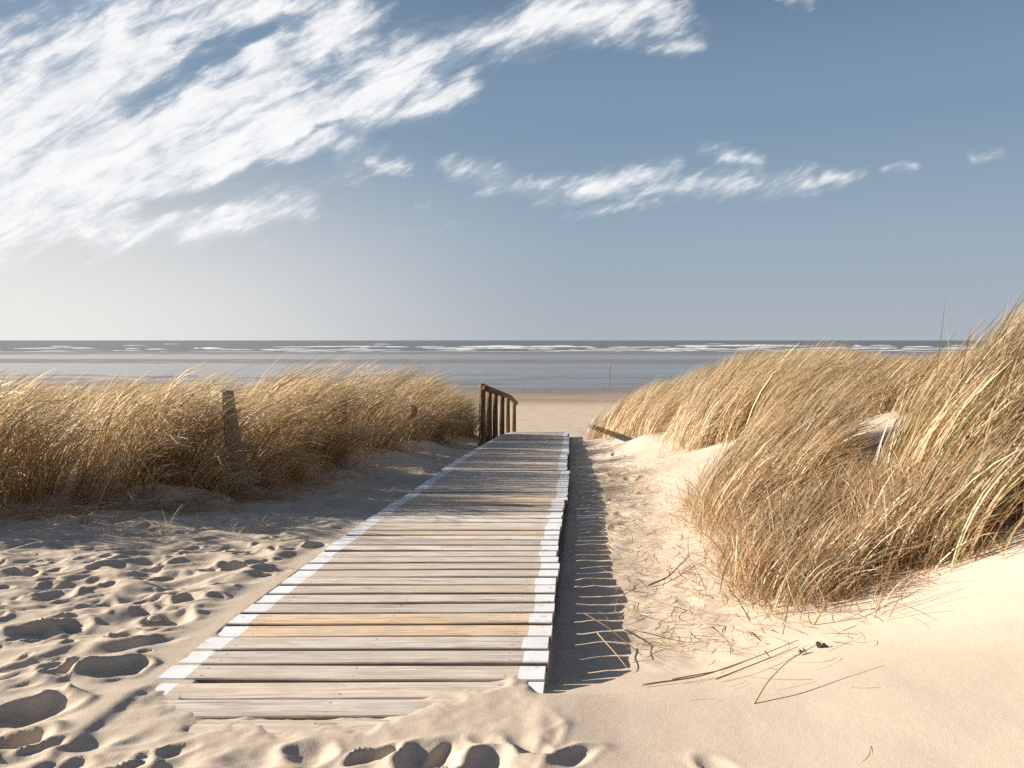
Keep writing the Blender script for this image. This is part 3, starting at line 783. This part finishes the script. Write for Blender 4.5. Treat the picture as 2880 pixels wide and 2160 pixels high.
# ------------------------------------------------------------------ light
SUN_EL, SUN_AZ = R(19), R(80)          # azimuth to the left of the view
S = Vector((-math.sin(SUN_AZ)*math.cos(SUN_EL), math.cos(SUN_AZ)*math.cos(SUN_EL), math.sin(SUN_EL)))
sl = bpy.data.lights.new('sun', 'SUN'); sl.energy = 5.0; sl.angle = R(.5); sl.color = (1., .91, .79)
so = link(bpy.data.objects.new('sun', sl)); so.location = (-30, 10, 30)
so.rotation_euler = S.to_track_quat('Z', 'Y').to_euler()

w = bpy.data.worlds.new('World'); scene.world = w; w.use_nodes = True
nt = w.node_tree
for n_ in list(nt.nodes): nt.nodes.remove(n_)
k = NT(nt)
wo = k.n('ShaderNodeOutputWorld')
sky = k.n('ShaderNodeTexSky', None, sky_type='NISHITA')
sky.sun_disc = False; sky.sun_elevation = SUN_EL; sky.sun_rotation = -SUN_AZ
sky.altitude = 0; sky.air_density = 1.0; sky.dust_density = 1.2; sky.ozone_density = 1.5
dirv = k.n('ShaderNodeTexCoord').outputs['Generated']
sx = k.n('ShaderNodeSeparateXYZ', {0: dirv})
yy_ = k.m('MAXIMUM', sx.outputs[1], .08)
pa = k.m('DIVIDE', sx.outputs[0], yy_); pb = k.m('DIVIDE', sx.outputs[2], yy_)
hs = k.n('ShaderNodeHueSaturation', {'Saturation': 1.06, 'Value': 1.0, 'Color': sky.outputs[0]})
skyc = hs.outputs[0]
# cloud layer: capsules on the tangent plane of the sky, torn by noise
P2 = k.n('ShaderNodeCombineXYZ', {0: pa, 1: pb, 2: 0.}).outputs[0]
zz_ = k.m('MAXIMUM', sx.outputs[2], .02)
UV = k.n('ShaderNodeCombineXYZ', {0: k.m('DIVIDE', sx.outputs[0], zz_), 1: k.m('DIVIDE', sx.outputs[1], zz_), 2: 0.}).outputs[0]
rotv = k.n('ShaderNodeMapping', {'Vector': P2, 'Rotation': (0, 0, R(-27)), 'Scale': (1, 1, 1)}).outputs[0]
st = k.vm('MULTIPLY', rotv, (7., 17., 1.))
wn1 = k.noise(st, 1., 5., .6, out=1)
warp = k.vm('SCALE', k.vm('SUBTRACT', wn1, (.5, .5, .5)), sc=.055)
Pw = k.vm('ADD', P2, warp)
def ab(px, py):
    u = (px-1106)/1737; v = (829.5-py)/1737; t = TILT
    y = math.cos(t)+v*math.sin(t); return (u/y, (v*math.cos(t)-math.sin(t))/y, 0)
TILT = math.atan((829.5-735)/1737)
CAPS = [((-150, 330), (330, 130), 125, 1.), ((-100, 480), (560, 170), 110, 1.), ((560, 170), (770, 40), 48, .95), ((-100, 500), (700, 250), 85, .95),
        ((700, 250), (900, 150), 58, .9), ((900, 140), (1150, 60), 36, .8), ((1150, 55), (1420, 10), 48, .85), ((-100, 540), (520, 350), 55, .85),
        ((520, 340), (740, 295), 26, .8), ((200, 525), (640, 440), 34, .75), ((740, 290), (1010, 185), 20, .65), ((300, 30), (620, 10), 50, .72),
        ((980, 375), (1180, 405), 20, .54), ((1170, 410), (1460, 370), 24, .56), ((1340, 405), (1740, 385), 22, .52), ((1530, 330), (1640, 352), 14, .68),
        ((1210, 470), (1420, 436), 10, .52), ((1780, 378), (1870, 370), 13, .54), ((1920, 362), (1968, 360), 9, .5), ((1400, 88), (1500, 85), 13, .55),
        ((1270, 70), (1285, 88), 15, .6), ((800, 355), (870, 372), 13, .58), ((-100, 565), (180, 545), 16, .5), ((2105, 336), (2160, 334), 9, .45), ((1480, 20), (1510, 45), 10, .5), ((1700, 8), (1760, 4), 12, .48), ((860, 490), (1010, 482), 7, .20), ((150, 60), (420, 20), 30, .6), ((905, 440), (925, 438), 6, .45)]
dens = None
for A_, B_, wd, stg in CAPS:
    a_ = Vector(ab(*A_)); b_ = Vector(ab(*B_)); ba = b_-a_; wd = wd/1737
    pv = k.vm('SUBTRACT', Pw, tuple(a_))
    h_ = k.m('MULTIPLY', k.vm('DOT_PRODUCT', pv, tuple(ba), out=1), 1/ba.dot(ba), clamp=True)
    q_ = k.vm('SUBTRACT', pv, k.vm('SCALE', tuple(ba), sc=h_))
    d_ = k.vm('LENGTH', q_, out=1)
    f_ = k.m('MULTIPLY_ADD', d_, -stg/(2.0*wd), stg)
    dens = f_ if dens is None else k.m('MAXIMUM', dens, f_)
gap = None
for A_, B_, wd in (((300, 235), (490, 110), 30), ((380, 120), (560, 70), 16), ((640, 300), (720, 250), 8), ((330, 455), (700, 350), 17)):
    a_ = Vector(ab(*A_)); b_ = Vector(ab(*B_)); ba = b_-a_; wd = wd/1737
    pv = k.vm('SUBTRACT', Pw, tuple(a_))
    h_ = k.m('MULTIPLY', k.vm('DOT_PRODUCT', pv, tuple(ba), out=1), 1/ba.dot(ba), clamp=True)
    d_ = k.vm('LENGTH', k.vm('SUBTRACT', pv, k.vm('SCALE', tuple(ba), sc=h_)), out=1)
    f_ = k.m('MULTIPLY_ADD', d_, -1/(2.0*wd), 1., clamp=True)
    gap = f_ if gap is None else k.m('MAXIMUM', gap, f_)
dens = k.m('SUBTRACT', dens, k.m('MULTIPLY', gap, .62))
nA = k.noise(k.vm('MULTIPLY', rotv, (7.5, 27., 1.)), 1., 9., .63, .5)
nB = k.noise(k.vm('MULTIPLY', rotv, (20., 66., 1.)), 1., 7., .65, .4)
tex = k.m('ADD', k.m('MULTIPLY', k.m('SUBTRACT', nA, .5), 1.5), k.m('MULTIPLY', k.m('SUBTRACT', nB, .5), 1.15))
cov = k.rng(k.m('ADD', dens, tex), .12, .92)
front_ = k.rng(sx.outputs[1], .05, .2)
veil = k.m('MULTIPLY', k.rng(k.m('ADD', dens, k.m('MULTIPLY', tex, .7)), .02, .75), .42)
cov = k.m('MULTIPLY', k.m('MULTIPLY', k.m('MAXIMUM', cov, veil), .94), front_)
shade = k.rng(k.m('ADD', k.m('MULTIPLY', nB, .5), k.m('MULTIPLY', nA, .6)), .42, .66)
cc = k.mix(shade, (7.4, 7.6, 7.95), (9.2, 9.2, 9.2))
# pale marine haze low down, thickest towards the sun
el = sx.outputs[2]
lowc = k.mix(k.rng(el, .0, .12, 0, 1, False), (3.85, 4.25, 4.65), (3.0, 3.82, 4.65))
lowc = k.mix(k.rng(el, .12, .24, 0, 1, False), lowc, (2.0, 2.95, 4.1))
skyh = k.mix(k.rng(el, .22, .46), lowc, k.n('ShaderNodeHueSaturation', {'Saturation': 1.0, 'Value': .92, 'Color': sky.outputs[0]}).outputs[0])
glow = k.m('MULTIPLY', k.rng(sx.outputs[0], .12, -.58), k.rng(el, .30, .0))
skyh = k.mix(glow, skyh, (7.9, 7.75, 7.5))
fin = k.mix(cov, skyh, cc)
bg = k.n('ShaderNodeBackground', {'Color': fin, 'Strength': .05})
k.l(bg.outputs[0], wo.inputs[0])

# ------------------------------------------------------------------ camera
cd = bpy.data.cameras.new('camera'); cd.sensor_width = 36; cd.lens = 36*1737/2212
cd.clip_start = .05; cd.clip_end = 60000
co = link(bpy.data.objects.new('camera', cd)); co.location = (0, 0, 1.3)
co.rotation_euler = (math.pi/2-TILT, R(-.0), 0)
scene.camera = co
scene.render.resolution_x = 1024; scene.render.resolution_y = 768
vs_ = scene.view_settings
vs_.view_transform = 'Standard'; vs_.look = 'None'; vs_.gamma = 1; vs_.use_curve_mapping = False
vs_.exposure = 1.12
scene.cycles.use_denoising = False
scene.cycles.max_bounces = 6; scene.cycles.diffuse_bounces = 2; scene.cycles.transparent_max_bounces = 8
scene.cycles.caustics_reflective = False; scene.cycles.caustics_refractive = False
